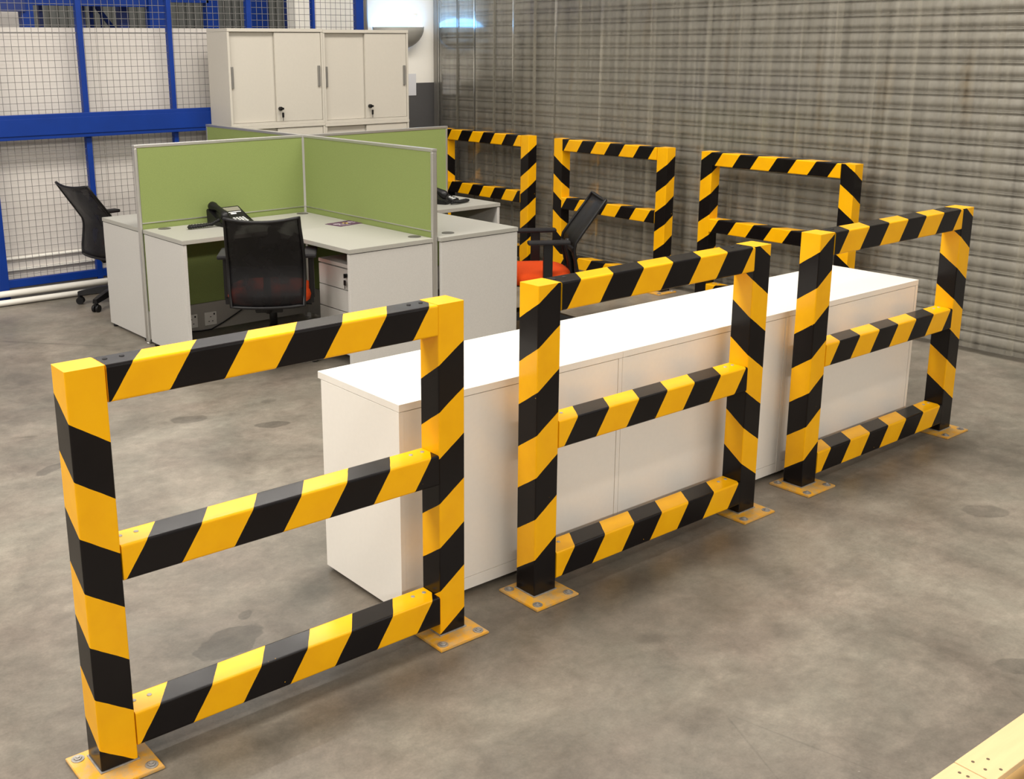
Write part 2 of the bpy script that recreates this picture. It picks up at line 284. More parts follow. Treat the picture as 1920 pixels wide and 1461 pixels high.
# ------------------------------------------------------------------ builders
def thing(name, label, cat, loc=(0, 0, 0), rz=0.0, group=None):
    o = bpy.data.objects.new(name, None); COL.objects.link(o); o.empty_display_size = 0.1
    o.location = loc; o.rotation_euler = (0, 0, rz); o['label'] = label; o['category'] = cat
    if group: o['group'] = group
    return o
def tag(o, label=None, cat=None, group=None, kind=None):
    if label: o['label'] = label
    if cat: o['category'] = cat
    if group: o['group'] = group
    if kind: o['kind'] = kind
    return o
class MB:
    def __init__(s): s.bm = bmesh.new(); s.mats = []; s.cur = 0
    def use(s, m):
        if m not in s.mats: s.mats.append(m)
        s.cur = s.mats.index(m); return s
    def face(s, vs_, smooth=False):
        try: fc = s.bm.faces.new(vs_)
        except ValueError: return None
        fc.material_index = s.cur; fc.smooth = smooth; return fc
    def box(s, x0, x1, y0, y1, z0, z1, bev=0.0, M=None):
        b2 = bmesh.new()
        v = [b2.verts.new((x, y, z)) for x in (x0, x1) for y in (y0, y1) for z in (z0, z1)]
        for q in ((0, 1, 3, 2), (4, 6, 7, 5), (0, 4, 5, 1), (2, 3, 7, 6), (0, 2, 6, 4), (1, 5, 7, 3)): b2.faces.new([v[i] for i in q])
        if bev > 0: bmesh.ops.bevel(b2, geom=b2.edges[:], offset=bev, segments=2, affect='EDGES', profile=0.6)
        s.add(b2, M); return s
    def add(s, b2, M=None, smooth=False):
        bmesh.ops.recalc_face_normals(b2, faces=b2.faces[:])
        mp = {}
        for v in b2.verts: mp[v] = s.bm.verts.new(M @ v.co if M else v.co)
        for fc in b2.faces: s.face([mp[v] for v in fc.verts], smooth or fc.smooth)
        b2.free(); return s
    def cyl(s, p0, p1, r0, r1=None, n=16, caps=True):
        r1 = r0 if r1 is None else r1
        p0 = Vector(p0); p1 = Vector(p1); d = (p1-p0).normalized(); a = d.orthogonal().normalized(); b = d.cross(a)
        A = [s.bm.verts.new(p0+(a*math.cos(t)+b*math.sin(t))*r0) for t in [2*PI*i/n for i in range(n)]]
        B = [s.bm.verts.new(p1+(a*math.cos(t)+b*math.sin(t))*r1) for t in [2*PI*i/n for i in range(n)]]
        for i in range(n): s.face([A[i], A[(i+1) % n], B[(i+1) % n], B[i]], True)
        if caps: s.face(A[::-1]); s.face(B)
        return s
    def tube(s, pts, r, n=10, closed=False):
        pts = [Vector(p) for p in pts]; rings = []; m = len(pts); prev = None
        for i, p in enumerate(pts):
            d = (pts[(i+1) % m]-pts[i-1]) if closed else (pts[min(i+1, m-1)]-pts[max(i-1, 0)])
            d.normalize()
            a = d.orthogonal().normalized() if prev is None else (prev-d*prev.dot(d)).normalized()
            prev = a; b = d.cross(a); rad = r[i] if isinstance(r, (list, tuple)) else r
            rings.append([s.bm.verts.new(p+(a*math.cos(2*PI*k/n)+b*math.sin(2*PI*k/n))*rad) for k in range(n)])
        for i in range(m if closed else m-1):
            A, B = rings[i], rings[(i+1) % m]
            for k in range(n): s.face([A[k], A[(k+1) % n], B[(k+1) % n], B[k]], True)
        if not closed: s.face(rings[0][::-1]); s.face(rings[-1])
        return s
    def prism(s, poly, z0, z1, bev=0.0, M=None, smooth=False):
        b2 = bmesh.new(); A = [b2.verts.new((x, y, z0)) for x, y in poly]; B = [b2.verts.new((x, y, z1)) for x, y in poly]; n = len(poly)
        b2.faces.new(A[::-1]); b2.faces.new(B)
        for i in range(n): b2.faces.new([A[i], A[(i+1) % n], B[(i+1) % n], B[i]])
        if bev > 0:
            es = [e for e in b2.edges if abs(e.verts[0].co.z-e.verts[1].co.z) < 1e-6]
            bmesh.ops.bevel(b2, geom=es, offset=bev, segments=2, affect='EDGES')
        s.add(b2, M); return s
    def build(s, name, m=None, parent=None, loc=None):
        if m is not None and not s.mats: s.mats = [m]
        me = bpy.data.meshes.new(name)
        bmesh.ops.recalc_face_normals(s.bm, faces=s.bm.faces[:])
        s.bm.to_mesh(me); s.bm.free()
        for x in s.mats: me.materials.append(x)
        o = bpy.data.objects.new(name, me); COL.objects.link(o)
        if parent: o.parent = parent
        if loc: o.location = loc
        return o
def boxo(name, m, parent, *a, bev=0.0): return MB().box(*a, bev=bev).build(name, m, parent)
def copy_tree(o, parent=None):
    c = o.copy(); COL.objects.link(c); c.parent = parent
    for ch in list(o.children): copy_tree(ch, c)
    return c

# ------------------------------------------------------------------ setting
def structure(o): o['kind'] = 'structure'; return o
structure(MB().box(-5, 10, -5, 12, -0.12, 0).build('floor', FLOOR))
# white boarding behind the wire partition: boards with butt joints
m = MB()
for x0, x1 in ((-1.0, 0.2), (0.203, 1.40), (1.403, 2.429), (2.431, 3.269), (3.2705, 4.3)):
    m.box(x0, x1, 5.95, 5.968, 0.0, 1.985)
structure(m.build('wall_back', BOARD))
m = MB(); m.use(WALLW).box(4.3, 6.6, 6.16, 6.30, 1.50, 3.6); m.use(DADO).box(4.3, 6.6, 6.155, 6.30, 0.0, 1.50)
structure(m.build('wall_corner'))
# cladding of the hall far beyond the partition
m = MB(); n_ = 90
for i in range(n_):
    x0 = 0.0+i*0.1
    m.box(x0, x0+0.06, 10.0, 10.04, 0, 3.6); m.box(x0+0.06, x0+0.1, 10.025, 10.045, 0, 3.6)
structure(m.build('wall_far', GREYCORR))

# roller shutter (the right-hand wall)
PITCH = 0.0955; Z0 = 1.910-20*PITCH
prof = []
one = [(0.000, 0.003), (0.0015, 0.014), (0.0065, 0.014), (0.0080, 0.000), (0.0105, -0.0035), (0.0155, -0.0035), (0.0190, 0.002), (0.0240, 0.010), (0.0290, 0.0100), (0.0350, 0.000), (0.0410, -0.0080), (0.0470, -0.0110), (0.058, -0.0105), (0.070, -0.0080), (0.082, -0.0045), (0.0925, -0.0005)]
for k in range(0, 37):
    for dz, dx in one:
        z = Z0+k*PITCH+dz
        if z > 0.02: prof.append((5.86+dx, z))
m = MB(); A = [m.bm.verts.new((x, -4.5, z)) for x, z in prof]; B = [m.bm.verts.new((x, 6.16, z)) for x, z in prof]
for i in range(len(prof)-1): m.face([A[i], A[i+1], B[i+1], B[i]], True)
door = structure(m.build('door_1', SHUT))
m = MB().box(5.845, 5.885, -4.5, 6.16, 0.0, 0.03); m.build('bottom_bar', SHUT, door)
m = MB(); m.box(5.80, 5.90, 6.10, 6.155, 0.0, 3.6, 0.004); m.build('guide_rail', SHUT, door)

# ------------------------------------------------------------------ clear strip curtain in front of the shutter
curt = thing('strip_curtain', 'clear vinyl strip curtain hanging in front of the roller shutter', 'curtain', (5.75, 0, 0))
boxo('hanging_rail', ALU, curt, -0.02, 0.02, -0.3, 6.05, 3.10, 3.16)
for i in range(24):
    y1 = 6.02-i*0.265; y0 = y1-0.31; off = 0.004 if i % 2 else -0.004
    m = MB(); ring = []
    for t in (0, 0.03, 0.06, 0.10, 0.3, 0.5, 0.7, 0.90, 0.94, 0.97, 1):
        yy = y0+(y1-y0)*t; bow = off+0.0018*math.sin(i*2.3)*(t-0.5)+0.0032*max(0.0, abs(2*t-1)-0.80)/0.20
        ring.append((yy, bow))
    fr_ = []
    for dz in (0.03, 3.12):
        fr_.append([m.bm.verts.new((b_+0.001, y_, dz)) for y_, b_ in ring]+[m.bm.verts.new((b_-0.001, y_, dz)) for y_, b_ in ring[::-1]])
    n = len(fr_[0])
    for k in range(n): m.face([fr_[0][k], fr_[0][(k+1) % n], fr_[1][(k+1) % n], fr_[1][k]])
    m.face(fr_[0][::-1]); m.face(fr_[1])
    m.build('strip', PVC, curt)

# ------------------------------------------------------------------ blue wire partition
part = thing('mesh_partition', 'blue framed wire mesh partition with a deep blue crossbeam, at the back left', 'partition', (0, 5.83, 0))
posts = [0.86, 1.53, 2.262, 2.968, 3.66, 4.27, 4.735]
for i, x in enumerate(posts):
    wd = (0.021, 0.021, 0.021, 0.018, 0.021, 0.02, 0.02)[i]
    if i == 1: wd = 0.04
    if i == 5: wd = 0.012
    if i == 6: wd = 0.038
    boxo('post', BLUE, part, x-wd, x+wd, -0.025, 0.025, 0.0 if i == 1 else 0.10, 2.6, bev=0.003)
boxo('foot_plate', BLUE, part, 1.44, 1.60, -0.06, 0.05, 0.0, 0.012)
boxo('bottom_rail', BLUE, part, 0.2, 4.77, -0.022, 0.022, 0.115, 0.172, bev=0.003)
m = MB(); m.box(0.2, 4.2, -0.07, -0.03, 1.193, 1.372, 0.004)
m.box(0.2, 4.2, -0.078, -0.07, 1.222, 1.343, 0.002)
m.build('crossbeam', BLUE, part)
for i in range(len(posts)-1):
    xa, xb = posts[i]+0.02, posts[i+1]-0.02; m = MB(); r_ = 0.0019
    x = xa+0.015
    while x < xb-0.01:
        m.cyl((x, 0.004, 0.17), (x, 0.004, 2.6), r_, n=5, caps=False); x += 0.05
    z = 0.20
    while z < 2.6:
        m.cyl((xa-0.02, 0, z), (xb+0.02, 0, z), r_, n=5, caps=False); z += 0.05
    m.cyl((xa, 0.002, 1.945), (xb, 0.002, 1.945), 0.004, n=6, caps=False)
    m.build('mesh_panel', WIRE, part)
boxo('curb', CURB, part, 0.2, 4.3, 0.0, 0.08, 0.0, 0.112)

tag(MB().tube([(0.3, 5.938, 0.305), (3.9, 5.938, 0.316)], 0.012).build('wall_conduit', PIPEW), 'upper thin white pipe running along the white boards behind the mesh', 'pipe', 'pipes on the white boards')
tag(MB().tube([(0.3, 5.938, 0.222), (3.9, 5.938, 0.226)], 0.012).build('wall_conduit', PIPEW), 'lower thin white pipe running along the white boards behind the mesh', 'pipe', 'pipes on the white boards')
tag(MB().tube([(0.1, 5.775, 0.085), (3.3, 5.775, 0.080)], 0.024).build('floor_conduit', PIPEW), 'thicker white pipe lying along the curb below the blue bottom rail', 'pipe', 'pipes along the floor')
tag(MB().tube([(0.1, 5.735, 0.026), (3.3, 5.735, 0.026)], 0.022).build('floor_conduit', PIPEW), 'white pipe on the floor, frontmost below the blue partition', 'pipe', 'pipes along the floor')

# ------------------------------------------------------------------ racking beyond the partition
rack = thing('pallet_rack', 'blue steel pallet racking seen through the mesh above the white boards', 'rack', (0, 7.3, 0))
for x0, x1, d in ((2.33, 2.43, 0), (2.90, 2.965, 0.25), (3.287, 3.37, 0.25), (3.462, 3.615, 0), (4.03, 4.15, 0), (4.46, 4.675, 0), (4.90, 4.99, 0)):
    boxo('upright', BLUE if x1-x0 > 0.09 else DKBLUE, rack, x0, x1, d, d+0.09, 0, 3.2)
for x in (2.49, 2.593): boxo('slim_post', DKBLUE, rack, x-0.016, x+0.016, 0.3, 0.34, 0, 3.2)
boxo('beam', DKBLUE, rack, 1.2, 2.36, -0.02, 0.05, 2.135, 2.35)
boxo('beam', BLUE, rack, 2.40, 3.46, 0.02, 0.07, 2.19, 2.36)
boxo('beam', BLUE, rack, 3.6, 4.05, 0.0, 0.05, 2.235, 2.40)
m = MB(); m.cyl((2.93, 0.30, 2.42), (3.24, 0.30, 2.00), 0.022, n=8); m.cyl((3.05, 0.32, 1.8), (3.05, 0.32, 3.0), 0.02, n=8); m.cyl((3.14, 0.32, 1.8), (3.14, 0.32, 3.0), 0.012, n=8)
m.build('brace', DKBLUE, rack)
tag(MB().box(1.4, 2.72, 8.6, 8.64, 1.2, 2.22).build('storage_panel', BOARD), 'pale upright board far behind the mesh at the top left corner', 'panel')

# ------------------------------------------------------------------ corner wall items
lamp = thing('wall_lamp', 'half bowl wall lamp glowing blue white on the white corner wall', 'lamp', (5.375, 6.155, 1.805))
m = MB(); seg, rings = 20, 8; prev = None
for j in range(rings+1):
    t = j/rings*PI/2; rad = 0.275*math.sin(t); z = 0.205*(1-math.cos(t))
    row = [m.bm.verts.new((rad*math.cos(a), -rad*0.75*math.sin(a), z)) for a in [PI*k/seg for k in range(seg+1)]]
    if prev:
        for k in range(seg): m.face([prev[k], prev[k+1], row[k+1], row[k]], True)
    prev = row
bmesh.ops.remove_doubles(m.bm, verts=m.bm.verts[:], dist=1e-5)
bowl = m.build('bowl', LAMPBODY, lamp)
sol = bowl.modifiers.new('thick', 'SOLIDIFY'); sol.thickness = 0.006
LENS = emit('blue_white_lens', (0.20, 0.52, 1.0), 12.0)
m = MB(); prev = None
for j in range(8):
    t = j/7*PI/2; rad = 0.262*math.cos(t); z = 0.206+0.085*math.sin(t)
    row = [m.bm.verts.new((rad*math.cos(a), -rad*0.75*math.sin(a), z)) for a in [PI*k/seg for k in range(seg+1)]]
    if prev:
        for k in range(seg): m.face([prev[k], prev[k+1], row[k+1], row[k]], True)
    prev = row
bmesh.ops.remove_doubles(m.bm, verts=m.bm.verts[:], dist=1e-5)
m.build('lens', LENS, lamp)
tag(MB().tube([(5.02, 6.14, 1.5), (5.02, 6.14, 3.5)], 0.018).build('wall_pipe', mat('grey_pipe', (0.20, 0.19, 0.18), 0.5)), 'thin dark vertical pipe on the white wall left of the glowing lamp', 'pipe')
tag(MB().box(5.39, 5.585, 6.15, 6.154, 1.385, 1.585).build('paper_notice', PAPER), 'pale paper notice on the corner wall, overlapping the grey dado', 'notice')
tag(MB().tube([(5.43, 6.155, 2.12), (5.47, 6.10, 2.115), (5.54, 6.06, 2.118)], 0.012).build('lamp_bracket', PIPEW, None), 'short white bracket on the wall just above the glowing lamp', 'bracket')

# ------------------------------------------------------------------ safety barriers
SW, SD, BH, PER, KS = 0.1, 0.093, 1.1, 0.2985, 0.68
def rrect(wd, dp, r_, n=3):
    """rounded rectangle outline starting at the back-left, running left face -> front face -> right face -> back; returns (x, y, q), q=0 at front-left"""
    pts = []
    cs = [((r_, dp-r_), PI/2, PI), ((r_, r_), PI, 1.5*PI), ((wd-r_, r_), 1.5*PI, 2*PI), ((wd-r_, dp-r_), 0, PI/2)]
    for (cx, cy), a0, a1 in cs:
        for k in range(n+1):
            a = a0+(a1-a0)*k/n; pts.append((cx+r_*math.cos(a), cy+r_*math.sin(a)))
    # perimeter coordinate, zero at middle of front-left corner
    q = [0.0]
    for i in range(1, len(pts)): q.append(q[-1]+math.dist(pts[i], pts[i-1]))
    z0 = 0.5*(q[n+1]+q[2*n+1])
    tot = q[-1]+math.dist(pts[-1], pts[0])
    return pts, [a-z0 for a in q], tot-z0
def striped(name, parent, kind, length, wd, dp, r_, sig, ph0, per, base, seg=1):
    """kind 'post': section (x,y) extruded in z. kind 'rail': section (depth y from front, height z) extruded in x."""
    pts, q, qend = rrect(wd, dp, r_); n = len(pts); bm_ = bmesh.new(); uvl = bm_.loops.layers.uv.new('stripe')
    def P(i, t):
        x, y = pts[i]
        if kind == 'post': return (base[0]+x, base[1]+y, base[2]+t)
        # rail: left face of section -> bottom ; front-left corner -> front-bottom ; front face of section -> front (vertical); right -> top
        return (base[0]+t, base[1]+y*1.0, base[2]+x)
    rows = [[bm_.verts.new(P(i, t)) for i in range(n)] for t in (0.0, length)]
    for i in range(n):
        j = (i+1) % n; qa = q[i]; qb = q[j] if j else qend
        fc = bm_.faces.new([rows[0][i], rows[0][j], rows[1][j], rows[1][i]]); fc.smooth = False
        off = base[2] if kind == 'post' else base[0]
        vals = [(0.0, qa), (0.0, qb), (length, qb), (length, qa)]
        for lp, (t, qq) in zip(fc.loops, vals): lp[uvl].uv = (((t+off)-sig*KS*qq-ph0)/per, 1.0 if kind == 'post' else 0.0)
    for rw, rev in ((rows[0], True), (rows[1], False)):
        fc = bm_.faces.new(rw[::-1] if rev else rw); fc.material_index = 1
    bmesh.ops.recalc_face_normals(bm_, faces=bm_.faces[:])
    me = bpy.data.meshes.new(name); bm_.to_mesh(me); bm_.free(); me.materials.append(STRIPE); me.materials.append(YELLOW)
    o = bpy.data.objects.new(name, me); COL.objects.link(o); o.parent = parent; return o
def bolt(parent, x, y, z, r_=0.0115, h=0.006):
    m = MB(); m.cyl((x, y, z), (x, y, z+0.002), r_*1.5, n=14); m.cyl((x, y, z+0.002), (x, y, z+h), r_*0.95, n=6); m.cyl((x, y, z+h), (x, y, z+h+0.003), r_*0.5, n=8)
    return m.build('bolt', STEEL, parent)
def screw(parent, x, y, z, m_):
    m = MB(); m.cyl((x, y, z-0.002), (x, y, z+0.0018), 0.0075, 0.0062, n=12); return m.build('screw', m_, parent)
def barrier(label, loc, rz, W, lp, rp, tops, mids):
    t = thing('safety_barrier', label, 'barrier', loc, rz, 'yellow and black striped safety barriers')
    for a0, (sig, z0) in ((0.0, lp), (W-SW, rp)):
        p = striped('post', t, 'post', BH-0.008, SW, SD, 0.004, sig, z0, PER, (a0, 0, 0.008))
        m = MB(); m.prism([(a0-0.0525, -0.072), (a0+0.1425, -0.072), (a0+0.1425, 0.123), (a0-0.0525, 0.123)], 0.0005, 0.009, 0.0015)
        pl = m.build('base_plate', PLATE, t)
        for bx in (-0.027, 0.117):
            for by in (-0.047, 0.099): bolt(pl, a0+bx, by, 0.009)
        MB().box(a0-0.004, a0+SW+0.004, -0.004, SD+0.004, 0.009, 0.013, 0.0015).build('weld', STEEL, pl)
    for k, (zb, ph) in enumerate(((1.004, tops), (0.527, mids), (0.048, mids))):
        rl = striped('rail', t, 'rail', W-2*SW-0.004, 0.0955 if k == 0 else 0.098, SD+0.002, 0.007, 1, ph, 0.3045, (SW+0.002, -0.0015, zb))
        ztop = zb+(0.0955 if k == 0 else 0.098); m_ = BLACKMT if k == 0 else STEEL
        for xx in (SW+0.022, SW+0.066, W-SW-0.066, W-SW-0.022): screw(rl, xx, SD*0.62, ztop, m_)
    return t
barrier('nearest striped safety barrier, leftmost of the front row before the white cabinets', (0, 0, 0), 0, 1.2168, (-1, 0.969), (1, 0.911), 0.108, 0.108+0.152)
barrier('middle striped safety barrier of the front row, in front of the white cabinets', (1.5249, 0.0035, 0), 0.0044, 1.2166, (1, 1.042), (-1, 1.1185), 0.126, 0.126+0.152)
barrier('rightmost striped safety barrier of the front row, nearest the shutter', (3.0688, 0.0109, 0), 0.0049, 1.2329, (1, 1.029), (-1, 1.12), 0.136, 0.136+0.152)
barrier('leftmost striped safety barrier along the shutter, partly behind the green desk screen', (5.545, 5.725, 0), -PI/2, 1.218, (-1, 0.94), (1, 0.897), 0.105, 0.105+0.152)
barrier('middle striped safety barrier of the row along the shutter, behind the leaning chair', (5.548, 4.20, 0), -PI/2, 1.218, (-1, 0.963), (1, 0.912), 0.116, 0.098+0.152)
barrier('striped safety barrier at the right end of the row along the shutter', (5.552, 2.668, 0), -PI/2, 1.234, (1, 1.036), (-1, 1.1185), 0.125, 0.120+0.152)

# ------------------------------------------------------------------ low white cabinets
CW, CD, CH = 1.0199, 0.488, 0.7468
def low_cabinet(label, loc):
    t = thing('low_cabinet', label, 'cabinet', loc, -0.0021, 'low white cabinets behind the front barriers')
    m = MB(); e = 0.0008
    m.box(e, 0.02, 0.001, CD-0.02, 0.018, CH-0.0265, 0.0006); m.box(CW-0.02, CW-e, 0.001, CD-0.02, 0.018, CH-0.0265, 0.0006)
    m.box(0.0205, CW-0.0205, 0.0025, CD-0.02, 0.018, 0.062); m.build('carcass', WHITE, t)
    boxo('back_panel', WHITE, t, 0.0215, CW-0.0215, 0.0035, 0.012, 0.0635, CH-0.028)
    boxo('top', WHITE, t, e, CW-e, 0, CD, CH-0.025, CH, bev=0.0012)
    for k in range(2): boxo('door', WHITE, t, 0.02+k*0.48, 0.52+k*0.48, CD-0.019-k*0.0005, CD-0.003, 0.022, CH-0.028)
    for x in (0.06, CW-0.06):
        for y in (0.05, CD-0.08): MB().cyl((x, y, 0.0), (x, y, 0.018), 0.02, n=12).build('foot', BLACKPL, t)
    return t
cx, cy = 1.093, 0.1781
for k, lb in enumerate(('low white cabinet at the near left end of the row, side panel in view', 'low white cabinet in the middle of the row, behind the middle front barrier', 'low white cabinet at the far right end of the row, nearest the shutter')):
    low_cabinet(lb, (cx+k*CW, cy-0.0021*k*CW, 0))

# ------------------------------------------------------------------ tall cream cabinets
def tall_cabinet(name, label, x, z0, z1, keyx):
    W_, D_ = 0.853, 0.346; t = thing(name, label, 'cabinet', (x, 5.40, z0), 0, 'cream sliding door cabinets by the corner'); H_ = z1-z0
    m = MB(); m.box(0, 0.018, 0.004, D_, 0, H_-0.026); m.box(W_-0.018, W_-0.0005, 0.004, D_, 0, H_-0.026); m.box(0.0185, W_-0.0185, 0.006, D_, 0.0, 0.022)
    m.box(0.0185, W_-0.0185, D_-0.012, D_, 0.023, H_-0.027); m.build('carcass', CREAM, t)
    boxo('top', CREAM, t, 0, W_-0.0005, 0, D_, H_-0.025, H_, bev=0.001)
    d1 = boxo('door', CREAM, t, 0.020, 0.45, 0.034, 0.05, 0.024, H_-0.0265, bev=0.0008)
    d2 = boxo('door', CREAM, t, 0.412, W_-0.021, 0.010, 0.027, 0.024, H_-0.029, bev=0.0008)
    if H_ < 1:
        for d_, x_, yf in ((d1, 0.040, 0.034), (d2, W_-0.045, 0.010)):
            m = MB(); m.box(x_-0.010, x_+0.010, yf-0.014, yf-0.001, 0.29, 0.455, 0.003); m.build('handle', HANDLE, d_)
        m = MB(); m.cyl((keyx, 0.010, 0.125), (keyx, -0.014, 0.125), 0.015, n=16); m.box(keyx-0.018, keyx+0.018, -0.028, -0.014, 0.117, 0.133, 0.003)
        lk = m.build('lock', BLACKPL, d2); lk['label'] = 'black lock with a key in it'
        m = MB(); m.box(keyx+0.002, keyx+0.02, -0.022, -0.015, 0.055, 0.095, 0.004); m.use(STEEL).box(keyx+0.009, keyx+0.013, -0.020, -0.017, 0.030, 0.056)
        m.mats[0:0] = []; m2 = m.build('key', None, lk)
        m2.data.materials.clear(); m2.data.materials.append(BLACKPL)
    return t
tall_cabinet('wall_cabinet', 'cream sliding door cabinet stacked on top, left of the pair', 3.246, 1.236, 1.979, 0.438)
tall_cabinet('wall_cabinet', 'cream sliding door cabinet stacked on top, right of the pair next to the corner wall', 4.100, 1.226, 1.972, 0.447)
tall_cabinet('tall_cabinet', 'cream cabinet underneath, left of the pair, mostly behind the green screens', 3.246, 0.0, 1.235, 0.438)
tall_cabinet('tall_cabinet', 'cream cabinet underneath, right of the pair, mostly behind the green screens', 4.100, 0.0, 1.225, 0.447)

# ------------------------------------------------------------------ desk cluster
DC = Vector((3.1036, 4.0809, 0)); DT = 0.013
ct, stt = math.cos(DT), math.sin(DT)
def D(x, y, z=0.0): return (DC.x+x*ct-y*stt, DC.y+x*stt+y*ct, z)
LL, LR, LN, LF, HP = 1.2225, 1.2422, 1.4412, 1.409, 1.262
scr = thing('desk_screen', 'cross shaped green fabric screen dividing the four grey desks', 'screen', (DC.x, DC.y, 0), DT)
def screen_arm(ax, length):
    M = Matrix.Rotation(ax, 4, 'Z'); T = 0.019
    def bx(name, m_, *a, bev=0.0): return MB().box(*a, bev=bev, M=M).build(name, m_, scr)
    bx('fabric_panel', GREEN, 0.024, length-0.021, -T+0.003, T-0.003, 0.215, HP-0.018)
    bx('top_rail', ALU, 0.022, length-0.001, -T, T, HP-0.018, HP, bev=0.003)
    bx('trim', ALU, 0.024, length-0.02, -T-0.0005, T+0.0005, 0.775, 0.781)
    bx('raceway', RACEWAY, 0.024, length-0.021, -T-0.004, T+0.004, 0.03, 0.213, bev=0.002)
    m = MB(); m.box(length-0.021, length-0.002, -T, T, 0.012, HP-0.018, bev=0.006, M=M); m.cyl(M @ Vector((length-0.012, 0, 0)), M @ Vector((length-0.012, 0, 0.012)), 0.014, n=12)
    m.build('end_post', ALU, scr)
for ax, ln in ((0, LR), (PI/2, LF), (PI, LL), (-PI/2, LN)): screen_arm(ax, ln)
MB().prism([(-0.031, -0.012), (-0.012, -0.031), (0.012, -0.031), (0.031, -0.012), (0.031, 0.012), (0.012, 0.031), (-0.012, 0.031), (-0.031, 0.012)], 0.0, HP-0.0005, 0.001).build('centre_post', ALU, scr)
def socket(x, sw=0.086):
    y = -0.0236
    m = MB(); m.use(SOCK).box(x, x+sw, y-0.010, y, 0.062, 0.150, 0.002)
    m.use(DARKHOLE)
    for dx, dz in ((0.043, 0.118), (0.030, 0.088), (0.056, 0.088)): m.box(x+dx-0.004, x+dx+0.004, y-0.0105, y-0.009, 0.0+dz-0.003, dz+0.003)
    m.box(x+sw-0.022, x+sw-0.012, y-0.0115, y-0.009, 0.128, 0.140)
    return m.build('power_socket', None, scr)
socket(-0.965); socket(-0.828)

def desk(label, sx, sy, lx, ly, wx, wy, grommets, ped=None):
    """L-shaped desk in quadrant (sx, sy): lx reach along the x arm, ly along the y arm; wx = width of the y wing, wy = depth of the x wing"""
    t = thing('corner_desk', label, 'desk', (DC.x, DC.y, 0), DT, 'grey L shaped corner desks')
    g = 0.0235; Z = 0.74; th = 0.025; R = 0.055
    # outline, in positive quadrant then mirrored
    poly = [(g, g), (lx, g), (lx, wy)]
    cx_, cy_ = wx+R, wy+R
    poly += [(cx_-R*math.sin(a), cy_-R*math.cos(a)) for a in [PI/2*k/8 for k in range(9)]]
    poly += [(wx, ly), (g, ly)]
    P = [(x*sx, y*sy) for x, y in poly]
    if sx*sy < 0: P = P[::-1]
    MB().prism(P, Z-th, Z, 0.0015).build('desktop', GREYDESK, t)
    def bx(name, m_, x0, x1, y0, y1, z0, z1, bev=0.0):
        xs = sorted((x0*sx, x1*sx)); ys = sorted((y0*sy, y1*sy)); return MB().box(xs[0], xs[1], ys[0], ys[1], z0, z1, bev=bev).build(name, m_, t)
    bx('end_panel', DESKSIDE, lx-0.0275, lx-0.003, g+0.006, wy-0.004, 0.018, Z-th-0.004, 0.001)
    bx('end_panel', DESKSIDE, g+0.006, wx-0.004, ly-0.0275, ly-0.003, 0.018, Z-th-0.004, 0.001)
    bx('spacer', DARKHOLE, lx-0.024, lx-0.006, g+0.02, wy-0.02, Z-th-0.004, Z-th)
    bx('spacer', DARKHOLE, g+0.02, wx-0.02, ly-0.024, ly-0.006, Z-th-0.004, Z-th)
    bx('modesty_panel', DESKSIDE, wx-0.05, wx-0.03, 0.035, 0.055, 0.45, Z-th-0.001)
    for x, y in ((lx-0.015, wy-0.06), (lx-0.015, g+0.06), (wx-0.06, ly-0.015), (g+0.06, ly-0.015)):
        MB().cyl((x*sx, y*sy, 0), (x*sx, y*sy, 0.018), 0.016, n=12).build('foot', BLACKPL, t)
    for x, y in grommets:
        m = MB(); m.cyl((x*sx, y*sy, Z), (x*sx, y*sy, Z+0.003), 0.040, 0.037, n=28); m.box(x*sx-0.012, x*sx+0.012, y*sy-0.0340, y*sy-0.006, Z+0.003, Z+0.0038)
        m.build('grommet', GROM, t)
    return t
desk('grey L shaped corner desk nearest the camera with a phone and purple leaflet', -1, -1, 1.205, 1.452, 0.622, 0.572, ((1.085, 0.075), (0.075, 1.335), (0.085, 0.085)))
desk('grey L shaped corner desk at the right, between the green screen and the leaning chair', 1, -1, 1.285, 1.466, 0.640, 0.565, ((0.165, 1.355), (1.15, 0.08), (0.085, 0.085)))
desk('grey L shaped corner desk at the back left, nearest the blue mesh', -1, 1, 1.198, 1.43, 0.61, 0.648, ((1.085, 0.075), (0.085, 0.085)))
desk('grey L shaped corner desk at the back right, hidden behind the green screens', 1, 1, 1.27, 1.27, 0.62, 0.60, ((1.15, 0.08), (0.085, 0.085)))

# drawer pedestal under the near desk
ped = thing('drawer_pedestal', 'white three drawer pedestal with a key under the near desk', 'drawer unit', (2.62, 2.735, 0), DT)
m = MB(); m.box(0.018, 0.43, 0, 0.405, 0.055, 0.585, 0.001); m.box(0.0, 0.43, 0, 0.405, 0.588, 0.610, 0.001); m.build('body', DESKSIDE, ped)
for z0, z1 in ((0.458, 0.580), (0.325, 0.452), (0.062, 0.319)):
    dr = boxo('drawer', DESKSIDE, ped, 0.0, 0.0165, 0.003, 0.402, z0, z1, bev=0.001)
    if z0 > 0.45:
        m = MB(); m.cyl((0.0, 0.10, 0.545), (-0.012, 0.10, 0.545), 0.012, n=14); m.box(-0.022, -0.012, 0.096, 0.104, 0.532, 0.558, 0.002); m.box(-0.02, -0.013, 0.09, 0.108, 0.488, 0.520, 0.003); m.box(-0.018, -0.015, 0.097, 0.101, 0.468, 0.490)
        m.build('lock', BLACKPL, dr)
for x in (0.06, 0.37):
    for y in (0.06, 0.345):
        m = MB(); m.cyl((x, y-0.012, 0.026), (x, y+0.012, 0.026), 0.026, n=14); m.box(x-0.012, x+0.012, y-0.018, y+0.018, 0.03, 0.056); m.build('caster', BLACKPL, ped)

